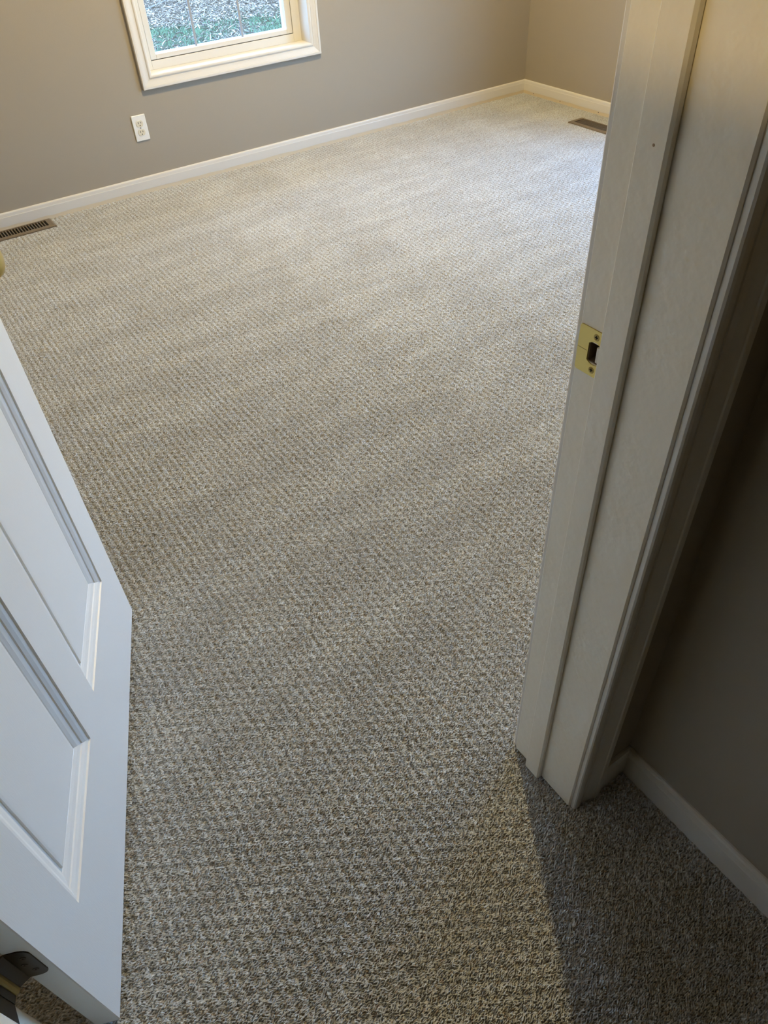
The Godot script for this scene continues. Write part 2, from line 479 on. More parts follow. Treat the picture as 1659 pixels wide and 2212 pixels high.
# ------------------------------------------------------------------ door frame and door
func build_door_frame() -> void:
	var r := root("trim_1")
	var st := begin()
	var c := 0.0025
	var za := -0.001
	var zb := HALL_Z + 0.0005
	var full := [Vector2(za + c, 0), Vector2(zb - c, 0), Vector2(zb, c), Vector2(zb, 0.0195), Vector2(za, 0.0195), Vector2(za, c)]
	var front := [Vector2(za + c, 0), Vector2(0.0168, 0), Vector2(0.0168, 0.0195), Vector2(za, 0.0195), Vector2(za, c)]
	var rear := [Vector2(0.0352, 0), Vector2(zb - c, 0), Vector2(zb, c), Vector2(zb, 0.0195), Vector2(0.0352, 0.0195)]
	for q in [[full, 0.001, 0.8945], [front, 0.8945, 0.9190], [rear, 0.8945, 0.9190], [full, 0.9190, HEAD]]:
		sweep(st, q[0], Vector3(0, q[1], 0), Vector3(0, 0, 1), Vector3.RIGHT, Vector3.UP, q[2] - q[1])
	tag(commit(st, "jamb", M.trim_jamb_lit, r), "white strike-side jamb")
	st = begin()
	box(st, Vector3(JAMB_L - 0.0195, 0.001, -0.001), Vector3(JAMB_L, HEAD, HALL_Z + 0.0005), 0.0025)
	tag(commit(st, "jamb", M.trim_jamb_lit, r), "white hinge-side jamb")
	st = begin()
	box(st, Vector3(JAMB_L - 0.0195, HEAD, -0.001), Vector3(0.0195, HEAD + 0.0195, HALL_Z + 0.0005), 0.0025)
	commit(st, "jamb", M.trim_jamb_lit, r)
	st = begin()
	box(st, Vector3(-0.0105, -0.002, 0.0375), Vector3(0.001, HEAD, 0.0735), 0.0028)
	commit(st, "door_stop", M.trim_jamb_lit, r)
	st = begin()
	box(st, Vector3(JAMB_L - 0.001, -0.002, 0.0375), Vector3(JAMB_L + 0.0105, HEAD, 0.0735), 0.0028)
	commit(st, "door_stop", M.trim_jamb_lit, r)
	st = begin()
	box(st, Vector3(JAMB_L + 0.0105, HEAD - 0.0105, 0.0375), Vector3(-0.0105, HEAD + 0.001, 0.0735), 0.0028)
	commit(st, "door_stop", M.trim_jamb_lit, r)
	var w := 0.0595
	for side in [[HALL_Z, Vector3(0, 0, 1)], [0.0, Vector3(0, 0, -1)]]:
		var z: float = side[0]
		var out: Vector3 = side[1]
		var prof := casing_profile(w, 0.0165)
		st = begin()
		sweep(st, prof, Vector3(0.004, -0.002, z), Vector3.RIGHT, out, Vector3.UP, HEAD + 0.006, 0.0, 1.0)
		commit(st, "casing", M.trim, r)
		st = begin()
		sweep(st, prof, Vector3(JAMB_L - 0.004, -0.002, z), Vector3.LEFT, out, Vector3.UP, HEAD + 0.006, 0.0, 1.0)
		commit(st, "casing", M.trim, r)
		st = begin()
		sweep(st, prof, Vector3(JAMB_L - 0.004, HEAD + 0.004, z), Vector3.UP, out, Vector3.RIGHT, 0.008 - JAMB_L, 1.0, 1.0)
		commit(st, "casing", M.trim, r)
	# small scuff on the strike jamb
	st = begin()
	lathe(st, [Vector2(0.0, 0.0004), Vector2(0.0010, 0.0003), Vector2(0.0017, 0.0)], Transform3D(Basis(Vector3(0, 0, 1), PI / 2), Vector3(-0.0104, 1.132, 0.0585)), 9)
	tag(commit(st, "scuff_mark", M.scuff, r), "small brown dent in the paint")
	tag(r, "white painted door frame with stops and moulded casing", "door frame", "structure")

const DOOR_W := 0.8365
const DOOR_T := 0.0365
const DOOR_H := 2.02

func build_door() -> void:
	# own axes: x from the hinge edge to the free edge, y up, z = 0 the hall-side face, room side at -DOOR_T
	var r := root("door_1", Vector3(-0.80667, 0.0135, -0.00819))
	r.rotation.y = 1.19570
	var cols := [[0.1005, 0.3700], [0.4650, 0.7365]]
	var rows := [[0.2140, 0.8150], [0.9350, 1.5450], [1.6500, 1.9000]]
	var prof := [Vector2(0, 0), Vector2(0.0012, -0.0030), Vector2(0.009, -0.0044), Vector2(0.0155, -0.0074), Vector2(0.0170, -0.0096), Vector2(0.026, -0.0114), Vector2(0.0325, -0.0140), Vector2(0.0340, -0.0152), Vector2(0.0385, -0.0152), Vector2(0.0395, -0.0124), Vector2(0.044, -0.0118)]
	var st := begin()
	var xs := [0.0, cols[0][0], cols[0][1], cols[1][0], cols[1][1], DOOR_W]
	var ys := [0.0, rows[0][0], rows[0][1], rows[1][0], rows[1][1], rows[2][0], rows[2][1], DOOR_H]
	var e := 0.0012
	for side in [0, 1]:
		var zf := 0.0 if side == 0 else -DOOR_T
		var oz := Vector3(0, 0, 1) if side == 0 else Vector3(0, 0, -1)
		for i in xs.size() - 1:
			for j in ys.size() - 1:
				if i % 2 == 1 and j % 2 == 1:
					continue
				var xa: float = xs[i] + (e if i == 0 else 0.0)
				var xb: float = xs[i + 1] - (e if i == xs.size() - 2 else 0.0)
				var ya: float = ys[j] + (e if j == 0 else 0.0)
				var yb: float = ys[j + 1] - (e if j == ys.size() - 2 else 0.0)
				quad(st, Vector3(xa, ya, zf), Vector3(xb, ya, zf), Vector3(xb, yb, zf), Vector3(xa, yb, zf), oz)
	# edges with a small arris
	for q in [[Vector2(0, 0), Vector2(DOOR_W, 0), Vector3.DOWN], [Vector2(DOOR_W, 0), Vector2(DOOR_W, DOOR_H), Vector3.RIGHT], [Vector2(DOOR_W, DOOR_H), Vector2(0, DOOR_H), Vector3.UP], [Vector2(0, DOOR_H), Vector2(0, 0), Vector3.LEFT]]:
		var a: Vector2 = q[0]
		var b: Vector2 = q[1]
		var o: Vector3 = q[2]
		quad(st, Vector3(a.x, a.y, -e), Vector3(b.x, b.y, -e), Vector3(b.x, b.y, -DOOR_T + e), Vector3(a.x, a.y, -DOOR_T + e), o)
		var c := Vector2(DOOR_W, DOOR_H) * 0.5
		var ai := a + Vector2(signf(c.x - a.x), signf(c.y - a.y)) * e
		var bi := b + Vector2(signf(c.x - b.x), signf(c.y - b.y)) * e
		quad(st, Vector3(a.x, a.y, -e), Vector3(b.x, b.y, -e), Vector3(bi.x, bi.y, 0), Vector3(ai.x, ai.y, 0), o + Vector3(0, 0, 1))
		quad(st, Vector3(a.x, a.y, -DOOR_T + e), Vector3(b.x, b.y, -DOOR_T + e), Vector3(bi.x, bi.y, -DOOR_T), Vector3(ai.x, ai.y, -DOOR_T), o - Vector3(0, 0, 1))
	tag(commit(st, "door_leaf", M.door, r), "white stiles and rails of the moulded door")
	for side in [0, 1]:
		for cx in cols:
			for ry in rows:
				st = begin()
				for k in prof.size() - 1:
					var p: Vector2 = prof[k]
					var q2: Vector2 = prof[k + 1]
					var rp := [Vector2(cx[0] + p.x, ry[0] + p.x), Vector2(cx[1] - p.x, ry[0] + p.x), Vector2(cx[1] - p.x, ry[1] - p.x), Vector2(cx[0] + p.x, ry[1] - p.x)]
					var rq := [Vector2(cx[0] + q2.x, ry[0] + q2.x), Vector2(cx[1] - q2.x, ry[0] + q2.x), Vector2(cx[1] - q2.x, ry[1] - q2.x), Vector2(cx[0] + q2.x, ry[1] - q2.x)]
					for m in 4:
						var n := (m + 1) % 4
						var zp := p.y if side == 0 else -DOOR_T - p.y
						var zq := q2.y if side == 0 else -DOOR_T - q2.y
						var oz := Vector3(0, 0, 1) if side == 0 else Vector3(0, 0, -1)
						quad(st, Vector3(rp[m].x, rp[m].y, zp), Vector3(rp[n].x, rp[n].y, zp), Vector3(rq[n].x, rq[n].y, zq), Vector3(rq[m].x, rq[m].y, zq), oz)
				var u := 0.044
				var zz := -0.0118 if side == 0 else -DOOR_T + 0.0118
				quad(st, Vector3(cx[0] + u, ry[0] + u, zz), Vector3(cx[1] - u, ry[0] + u, zz), Vector3(cx[1] - u, ry[1] - u, zz), Vector3(cx[0] + u, ry[1] - u, zz), Vector3(0, 0, 1) if side == 0 else Vector3(0, 0, -1))
				commit(st, "door_panel", M.door, r)
	# brass knobs on both faces and the latch
	for side in [0, 1]:
		st = smooth_begin()
		var turn := Transform3D(Basis(Vector3.RIGHT, PI / 2 if side == 0 else -PI / 2), Vector3(0.7735, 0.8835, 0.0 if side == 0 else -DOOR_T))
		lathe(st, [Vector2(0.0105, 0.004), Vector2(0.0105, 0.021), Vector2(0.014, 0.025), Vector2(0.022, 0.031), Vector2(0.0262, 0.039), Vector2(0.0262, 0.046), Vector2(0.022, 0.053), Vector2(0.014, 0.0572), Vector2(0.0, 0.0585)], turn, 32)
		var kn := commit(st, "knob", M.brass, r, true)
		tag(kn, "polished brass door knob")
		st = begin()
		lathe(st, [Vector2(0.033, 0.0), Vector2(0.033, 0.002), Vector2(0.028, 0.005), Vector2(0.012, 0.0065), Vector2(0.0, 0.0065)], turn, 32)
		commit(st, "rose", M.brass, kn)
	st = begin()
	box(st, Vector3(DOOR_W - 0.0005, 0.855, -0.030), Vector3(DOOR_W + 0.0012, 0.912, -0.006), 0.0006)
	box(st, Vector3(DOOR_W, 0.8765, -0.025), Vector3(DOOR_W + 0.009, 0.8905, -0.011), 0.003)
	commit(st, "latch", M.brass, r)
	# hinges: leaf on the door's edge, leaf on the jamb, barrel between them
	var inv := r.transform.affine_inverse()
	var pin_world := Vector3(-0.8600, 0, -0.0150)
	for y in [0.284, 1.00, 1.76]:
		var y0: float = y - 0.0135
		var y1: float = y0 + 0.0885
		st = begin()
		var rad := 0.014
		var leaf := [Vector2(-0.036, y0)]
		for k in 7:
			var t := -PI / 2 + PI / 2 * k / 6.0
			leaf.append(Vector2(-0.0085 - rad + rad * cos(t), y0 + rad + rad * sin(t)))
		for k in 7:
			var t := PI / 2 * k / 6.0
			leaf.append(Vector2(-0.0085 - rad + rad * cos(t), y1 - rad + rad * sin(t)))
		leaf.append(Vector2(-0.036, y1))
		# profile in (z, y) swept along -x
		sweep(st, leaf, Vector3(0.001, 0, 0), Vector3(0, 0, 1), Vector3.UP, Vector3.LEFT, 0.0026)
		var pin := inv * pin_world
		pin.y = 0
		var corner := Vector3(-0.001, 0, -0.036)
		var d := pin - corner
		var bas := Basis(Vector3(d.x, 0, d.z).normalized(), Vector3.UP, Vector3(d.x, 0, d.z).normalized().cross(Vector3.UP))
		box(st, Vector3(0, y0, -0.0012), Vector3(d.length(), y1, 0.0012), 0.0, Transform3D(bas, corner))
		var hinge := commit(st, "hinge", M.bronze, r)
		tag(hinge, "dark hinge leaf with rounded corners")
		st = begin()
		for k in [[-0.020, y0 + 0.066], [-0.026, y0 + 0.044], [-0.020, y0 + 0.0225]]:
			lathe(st, [Vector2(0.0042, 0.0), Vector2(0.0038, 0.0006), Vector2(0.0014, 0.0004), Vector2(0.0, -0.0004)], Transform3D(Basis(Vector3(0, 0, 1), PI / 2), Vector3(-0.0016, k[1], k[0])), 12)
		tag(commit(st, "screw", M.bronze, hinge), "dark screw heads in the hinge leaf")
		st = begin()
		lathe(st, [Vector2(0.0, y0 - 0.004), Vector2(0.004, y0 - 0.003), Vector2(0.0062, y0), Vector2(0.0062, y1), Vector2(0.004, y1 + 0.003), Vector2(0.0, y1 + 0.004)], Transform3D(Basis.IDENTITY, pin), 14)
		commit(st, "barrel", M.brass_dull, hinge)
		st = begin()
		var wl := Transform3D(inv.basis, inv.origin)
		var yw0 := y0 + 0.0135
		var yw1 := y1 + 0.0135
		box(st, Vector3(JAMB_L - 0.0006, yw0, 0.0), Vector3(JAMB_L + 0.0016, yw1, 0.0290), 0.0005, wl)
		var c2 := Vector3(JAMB_L + 0.001, 0, 0.0)
		var d2 := pin_world - c2
		var b2 := Basis(Vector3(d2.x, 0, d2.z).normalized(), Vector3.UP, Vector3(d2.x, 0, d2.z).normalized().cross(Vector3.UP))
		box(st, Vector3(0, yw0, -0.0012), Vector3(d2.length(), yw1, 0.0012), 0.0, wl * Transform3D(b2, c2))
		commit(st, "jamb_leaf", M.bronze, hinge)
	tag(r, "white moulded panel door standing open at the left", "door", "structure")

# ------------------------------------------------------------------ carpet
func build_carpet() -> void:
	var nx := 300      # patch of 380 x 384 mm
	var nz := 480
	var sx := 380.0 / nx
	var sz := 384.0 / nz
	var px := 19.0     # pattern pitch across, mm
	var pz := 24.0
	var root_ := root("carpet", Vector3.ZERO)
	var palette := [Color(0.64, 0.66, 0.67), Color(0.575, 0.59, 0.595), Color(0.495, 0.505, 0.50), Color(0.415, 0.415, 0.395), Color(0.48, 0.415, 0.355)]
	var weights := [0.30, 0.30, 0.22, 0.11, 0.07]
	var base := Color(0.33, 0.325, 0.31)
	var meshes := []
	for variant in 3:
		var g := RandomNumberGenerator.new()
		var hgt := PackedFloat32Array()
		hgt.resize(nx * nz)
		hgt.fill(-7.5)
		var colr := PackedColorArray()
		colr.resize(nx * nz)
		colr.fill(base)
		var pitch_x := 4.75
		var pitch_z := 2.4
		var lx := int(round(380.0 / pitch_x))
		var lz := int(round(384.0 / pitch_z))
		for j in lz:
			for i in lx:
				var edge := i < 4 or j < 4 or i >= lx - 4 or j >= lz - 4
				g.seed = (i * 7919 + j * 104729 + (0 if edge else variant * 15485863) + 17)
				var cx := (i + (0.5 if j % 2 == 1 else 0.0)) * pitch_x + g.randfn(0.0, 0.6)
				var cz := j * pitch_z + g.randfn(0.0, 0.3)
				# sunken pits in a staggered lattice: rows 24 mm apart in z, columns 19 mm apart in x
				var col := int(floor(cx / px))
				var fx := (cx / px - col - 0.5) * px
				var zoff := (0.0 if posmod(col, 2) == 0 else pz * 0.5)
				var fz := (fposmod((cz + zoff) / pz, 1.0) - 0.5) * pz
				var groove := exp(-(fx * fx) / (3.6 * 3.6))
				var pit := exp(-(fx * fx) / (5.4 * 5.4) - (fz * fz) / (5.6 * 5.6))
				var top := -0.5 - 0.9 * groove - 3.4 * pit + g.randfn(0.0, 0.38)
				var ang := g.randfn(0.0, 0.30)
				var ra := 3.15 + g.randfn(0.0, 0.4)
				var rb := 1.30 + g.randfn(0.0, 0.14)
				var pick := g.randf()
				var tone: Color = palette[4]
				for k in 5:
					if pick < weights[k]:
						tone = palette[k]
						break
					pick -= weights[k]
				tone = tone * (1.0 + g.randfn(0.0, 0.06))
				var ca := cos(ang)
				var sa := sin(ang)
				for dz in range(int(floor((cz - 2.8) / sz)), int(ceil((cz + 2.8) / sz)) + 1):
					for dx in range(int(floor((cx - 3.8) / sx)), int(ceil((cx + 3.8) / sx)) + 1):
						var ux := dx * sx - cx
						var uz := dz * sz - cz
						var a := (ux * ca + uz * sa) / ra
						var b := (-ux * sa + uz * ca) / rb
						var q := a * a + b * b
						if q < 1.0:
							var hh := top - 3.4 * (1.0 - sqrt(1.0 - q))
							var id := posmod(dz, nz) * nx + posmod(dx, nx)
							if hh > hgt[id]:
								hgt[id] = hh
								colr[id] = tone
		var verts := PackedVector3Array()
		var norms := PackedVector3Array()
		var cols := PackedColorArray()
		var idx := PackedInt32Array()
		verts.resize((nx + 1) * (nz + 1))
		norms.resize((nx + 1) * (nz + 1))
		cols.resize((nx + 1) * (nz + 1))
		idx.resize(nx * nz * 6)
		for z in nz + 1:
			var zz := z % nz
			var zp := (zz + 1) % nz
			var zm := (zz + nz - 1) % nz
			for x in nx + 1:
				var xx := x % nx
				var id := zz * nx + xx
				var v := z * (nx + 1) + x
				verts[v] = Vector3(x * sx, hgt[id], z * sz) * 0.001
				norms[v] = Vector3((hgt[zz * nx + (xx + nx - 1) % nx] - hgt[zz * nx + (xx + 1) % nx]) / (2.0 * sx), 1.0, (hgt[zm * nx + xx] - hgt[zp * nx + xx]) / (2.0 * sz)).normalized()
				cols[v] = colr[id]
		var w := 0
		for z in nz:
			for x in nx:
				var a := z * (nx + 1) + x
				idx[w] = a; idx[w + 1] = a + 1; idx[w + 2] = a + nx + 1
				idx[w + 3] = a + 1; idx[w + 4] = a + nx + 2; idx[w + 5] = a + nx + 1
				w += 6
		var arr := []
		arr.resize(Mesh.ARRAY_MAX)
		arr[Mesh.ARRAY_VERTEX] = verts
		arr[Mesh.ARRAY_NORMAL] = norms
		arr[Mesh.ARRAY_COLOR] = cols
		arr[Mesh.ARRAY_INDEX] = idx
		var am := ArrayMesh.new()
		am.add_surface_from_arrays(Mesh.PRIMITIVE_TRIANGLES, arr)
		am.surface_set_material(0, M.carpet)
		meshes.append(am)
	var spots := [[], [], []]
	var x0 := RIGHT_X - 0.380 * 12
	var z0 := FAR_Z
	var r2 := RandomNumberGenerator.new()
	r2.seed = 77
	for j in 13:
		for i in 12:
			var lo := Vector3(x0 + i * 0.380, 0, z0 + j * 0.384)
			if lo.z > 1.36:
				continue
			if lo.z > 0.0 and lo.x > HALL_X:
				continue
			spots[r2.randi() % 3].append(Transform3D(Basis.IDENTITY, lo))
	for k in 3:
		var mm := MultiMesh.new()
		mm.transform_format = MultiMesh.TRANSFORM_3D
		mm.mesh = meshes[k]
		mm.instance_count = spots[k].size()
		for i in spots[k].size():
			mm.set_instance_transform(i, spots[k][i])
		var mi := MultiMeshInstance3D.new()
		mi.name = "loop_pile"
		mi.multimesh = mm
		mi.material_override = M.carpet
		mi.set_meta("kind", "stuff")
		root_.add_child(mi, true)
	tag(root_, "grey-beige looped carpet with a small pin-dot pattern covering the floor", "carpet", "stuff")

# ------------------------------------------------------------------ small fittings
func build_outlet() -> void:
	var r := root("electrical_outlet", Vector3(0.5885, 0.2922, FAR_Z))
	var st := begin()
	box(st, Vector3(-0.035, -0.0572, 0.0), Vector3(0.035, 0.0572, 0.0055), 0.0028)
	commit(st, "cover_plate", M.plate, r)
	for s in [1.0, -1.0]:
		st = begin()
		var pts := []
		for k in 28:
			var a := TAU * k / 28.0
			pts.append(Vector2(clampf(0.0172 * cos(a), -0.0172, 0.0172), clampf(0.0172 * sin(a), -0.0138, 0.0138)))
		sweep(st, pts, Vector3(0, s * 0.0195, 0.005), Vector3.RIGHT, Vector3.UP, Vector3(0, 0, 1), 0.0022)
		var rec := commit(st, "receptacle", M.receptacle, r)
		for q in [[-0.0064, 0.0040, 0.0013, 0.0044], [0.0064, 0.0040, 0.0013, 0.0036]]:
			st = begin()
			box(st, Vector3(q[0] - q[2], s * 0.0195 + q[1] - q[3], 0.0068), Vector3(q[0] + q[2], s * 0.0195 + q[1] + q[3], 0.0074))
			commit(st, "slot", M.dark, rec)
		st = begin()
		lathe(st, [Vector2(0.0026, 0.0068), Vector2(0.0026, 0.0074), Vector2(0, 0.0074)], Transform3D(Basis(Vector3.RIGHT, PI / 2), Vector3(0, s * 0.0195 - 0.0075, 0)), 12)
		commit(st, "ground_hole", M.dark, rec)
	st = begin()
	lathe(st, [Vector2(0.0032, 0.005), Vector2(0.0028, 0.0064), Vector2(0, 0.0066)], Transform3D(Basis(Vector3.RIGHT, PI / 2), Vector3.ZERO), 12)
	commit(st, "screw", M.steel, r)
	tag(r, "white electrical outlet with two receptacles on the wall below the window", "outlet")

func build_registers() -> void:
	# own axes: x along the long side, z across; the first copy lies by the window wall
	var r := root("floor_register", Vector3(-0.131, 0.0, -3.3315))
	var hl := 0.1690
	var hw := 0.0545
	var sl := 0.1400
	var sw := 0.0375
	var y1 := 0.0075
	var st := begin()
	# rim: sloped outer border, flat inner border, walls of the opening
	var o := [Vector2(-hl, -hw), Vector2(hl, -hw), Vector2(hl, hw), Vector2(-hl, hw)]
	var m := [Vector2(-hl + 0.007, -hw + 0.007), Vector2(hl - 0.007, -hw + 0.007), Vector2(hl - 0.007, hw - 0.007), Vector2(-hl + 0.007, hw - 0.007)]
	var n := [Vector2(-sl, -sw), Vector2(sl, -sw), Vector2(sl, sw), Vector2(-sl, sw)]
	for k in 4:
		var q := (k + 1) % 4
		quad(st, Vector3(o[k].x, -0.002, o[k].y), Vector3(o[q].x, -0.002, o[q].y), Vector3(o[q].x, 0.0035, o[q].y), Vector3(o[k].x, 0.0035, o[k].y), Vector3(o[k].x + o[q].x, 0, o[k].y + o[q].y))
		quad(st, Vector3(o[k].x, 0.0035, o[k].y), Vector3(o[q].x, 0.0035, o[q].y), Vector3(m[q].x, y1, m[q].y), Vector3(m[k].x, y1, m[k].y), Vector3.UP)
		quad(st, Vector3(m[k].x, y1, m[k].y), Vector3(m[q].x, y1, m[q].y), Vector3(n[q].x, y1, n[q].y), Vector3(n[k].x, y1, n[k].y), Vector3.UP)
		quad(st, Vector3(n[k].x, y1, n[k].y), Vector3(n[q].x, y1, n[q].y), Vector3(n[q].x, 0.0005, n[q].y), Vector3(n[k].x, 0.0005, n[k].y), -Vector3(n[k].x + n[q].x, 0, n[k].y + n[q].y))
	commit(st, "rim", M.register, r)
	st = begin()
	box(st, Vector3(-sl, 0.0, -sw), Vector3(sl, 0.0010, sw))  # black sheet stands in for the dark depth of the duct
	tag(commit(st, "dark_pan", M.dark, r), "black pan in place of the dark duct below the slots")
	var fin := begin()
	box(fin, Vector3(-0.0023, 0.0012, -sw), Vector3(0.0023, y1 - 0.0004, sw), 0.0006)
	fin.generate_normals()
	var fin_mesh := fin.commit()
	var count := 20
	for k in count:
		var f := MeshInstance3D.new()
		f.name = "fin"
		f.mesh = fin_mesh
		f.material_override = M.register
		f.position = Vector3(-sl + 2.0 * sl * (k + 1) / (count + 1), 0, 0)
		r.add_child(f, true)
	tag(r, "brown slotted floor register beside the baseboard at the left edge", "floor register", "", "floor registers")
	var c := r.duplicate() as Node3D
	c.name = "floor_register_001"
	add_child(c, true)
	c.position = Vector3(2.914, 0.0, -2.592)
	c.rotation.y = PI / 2
	tag(c, "brown slotted floor register near the right wall beside the door jamb", "floor register", "", "floor registers")

func build_strike_plate() -> void:
	# on the jamb's face (x = 0), between the room edge and the stop
	var r := root("strike_plate", Vector3(0, 0.9068, 0.0190))
	var st := begin()
	var hz := 0.0175
	var hy := 0.0283
	var slot := [Vector2(-0.0010, -0.0125), Vector2(0.0165, -0.0125), Vector2(0.0165, 0.0125), Vector2(-0.0010, 0.0125)]   # (z, y)
	# plate as four pieces round the latch hole, with a hole outline bowed at top and bottom
	var outer := []
	for cpt in [[1, -1], [1, 1], [-1, 1], [-1, -1]]:
		for k in 5:
			var rr := 0.0035
			var base_a := atan2(cpt[1], cpt[0]) - PI / 4
			var a := base_a + PI / 2 * k / 4.0
			outer.append(Vector2(cpt[0] * (hz - rr) + rr * cos(a), cpt[1] * (hy - rr) + rr * sin(a)))
	var hole := []
	for k in 9:
		var t := k / 8.0
		hole.append(Vector2(lerpf(-0.0020, 0.0165, t), -0.0105 - 0.0035 * sin(PI * t)))
	for k in 9:
		var t := k / 8.0
		hole.append(Vector2(lerpf(0.0165, -0.0020, t), 0.0105 + 0.0035 * sin(PI * t)))
	# cut the plate in an upper and a lower half so that the hole needs no bridge
	for half in [1.0, -1.0]:
		var cutter := PackedVector2Array([Vector2(-0.1, 0), Vector2(0.1, 0), Vector2(0.1, 0.1 * half), Vector2(-0.1, 0.1 * half)])
		for piece in Geometry2D.intersect_polygons(PackedVector2Array(outer), cutter):
			for piece2 in Geometry2D.clip_polygons(piece, PackedVector2Array(hole)):
				sweep(st, Array(piece2), Vector3(0.0005, 0, 0), Vector3(0, 0, 1), Vector3.UP, Vector3.LEFT, 0.0019)
	tag(commit(st, "plate", M.brass, r), "polished brass plate")
	# mortise cut into the jamb behind the hole: dark back, bare wood sides, painted rear edge
	st = begin()
	box(st, Vector3(0.0130, -0.0123, -0.0022), Vector3(0.0150, 0.0122, 0.0162))
	commit(st, "mortise_back", M.dark, r)
	st = begin()
	box(st, Vector3(0.0004, -0.0123, -0.0022), Vector3(0.0140, 0.0122, -0.0010))
	box(st, Vector3(0.0004, 0.0112, -0.0022), Vector3(0.0140, 0.0122, 0.0162))
	box(st, Vector3(0.0004, -0.0123, -0.0022), Vector3(0.0140, -0.0112, 0.0162))
	tag(commit(st, "mortise_side", M.wood_hole, r), "bare wood side of the latch hole")
	st = begin()
	box(st, Vector3(-0.0012, -0.0098, 0.0095), Vector3(0.0130, 0.0098, 0.0162), 0.0008)
	tag(commit(st, "latch_lip", M.trim, r), "paint-smeared rear lip of the latch hole")
	st = begin()
	box(st, Vector3(-0.00155, -0.0003, -0.0172), Vector3(-0.0013, 0.0004, -0.0035))
	tag(commit(st, "scratch", M.brass_dull, r), "fine dull crease across the plate")
	for y in [0.0205, -0.0205]:
		st = begin()
		lathe(st, [Vector2(0.0042, 0.0), Vector2(0.0037, 0.0005), Vector2(0.0018, 0.0003), Vector2(0.0, 0.0002)], Transform3D(Basis(Vector3(0, 0, 1), PI / 2), Vector3(-0.0013, y, 0.0072)), 16)
		var sc := commit(st, "screw", M.brass_dull, r)
		st = begin()
		box(st, Vector3(-0.0019, y - 0.0022, 0.0066), Vector3(-0.0013, y + 0.0022, 0.0078))
		box(st, Vector3(-0.0019, y - 0.0006, 0.0050), Vector3(-0.0013, y + 0.0006, 0.0094))
		commit(st, "cross_slot", M.dark, sc)
	tag(r, "brass strike plate with two screws let into the white door jamb", "strike plate")

func ceiling_light(at: Vector3, label: String, energy: float, col: Color) -> void:
	var r := root("ceiling_light", at)
	var st := smooth_begin()
	lathe(st, [Vector2(0.0, -0.10), Vector2(0.05, -0.095), Vector2(0.10, -0.075), Vector2(0.135, -0.045), Vector2(0.145, -0.02)], Transform3D.IDENTITY, 32)
	var dome := mat(Color(0.95, 0.93, 0.88), 0.4)
	dome.emission_enabled = true
	dome.emission = col
	dome.emission_energy_multiplier = 1.5
	commit(st, "glass_shade", dome, r, true)
	st = begin()
	lathe(st, [Vector2(0.145, -0.02), Vector2(0.152, -0.018), Vector2(0.155, 0.0), Vector2(0.0, 0.0)], Transform3D.IDENTITY, 32)
	commit(st, "base_ring", M.brass, r)
	var l := OmniLight3D.new()
	l.name = "bulb_light"
	l.position = Vector3(0, -0.055, 0)
	l.light_color = col
	l.light_energy = energy
	l.light_size = 0.05
	l.omni_range = 12.0
	l.omni_attenuation = 2.0
	l.shadow_enabled = true
	r.add_child(l)
	tag(r, label, "ceiling light")

func build_ceiling_lights() -> void:
	ceiling_light(Vector3(1.28, CEIL, -2.15), "round glass ceiling light on the bedroom ceiling near its middle", 4.3, Color(1.0, 0.895, 0.665))

func added_spotlight(at: Vector3, aim: Vector3, energy: float, col: Color) -> void:
	# added spotlight standing in for an unseen hall light on the jamb
	var r := root("added_spotlight", at)
	var head := Vector3(0.11, 0, 0)
	var d := (aim - (at + head)).normalized()
	var side := d.cross(Vector3.UP).normalized()
	var xf := Transform3D(Basis(side, d, side.cross(d)), head)
	var st := begin()
	lathe(st, [Vector2(0.0, -0.10), Vector2(0.030, -0.095), Vector2(0.038, -0.07), Vector2(0.042, 0.02), Vector2(0.040, 0.02), Vector2(0.036, -0.03), Vector2(0.0, -0.03)], xf, 20)
	commit(st, "shade", M.brass, r)
	st = begin()
	box(st, Vector3(0.0, -0.05, -0.05), Vector3(0.018, 0.05, 0.05), 0.004)
	box(st, Vector3(0.01, -0.008, -0.008), Vector3(0.10, 0.008, 0.008), 0.002)
	commit(st, "bracket", M.brass, r)
	var lens := mat(Color(0.95, 0.93, 0.88), 0.4)
	lens.emission_enabled = true
	lens.emission = col
	lens.emission_energy_multiplier = 1.5
	st = begin()
	lathe(st, [Vector2(0.035, -0.012), Vector2(0.020, -0.008), Vector2(0.0, -0.007)], xf, 20)
	commit(st, "bulb", lens, r)
	var l := SpotLight3D.new()
	l.name = "bulb_light"
	l.light_color = col
	l.light_energy = energy
	l.light_size = 0.035
	l.spot_range = 12.0
	l.spot_angle = 22.0
	l.spot_attenuation = 2.0
	l.shadow_enabled = true
	r.add_child(l)
	l.position = head + d * 0.03
	l.look_at_from_position(at + head + d * 0.03, aim)
	tag(r, "added swivel spotlight on the hall end wall, standing in for the hall light", "wall lamp")

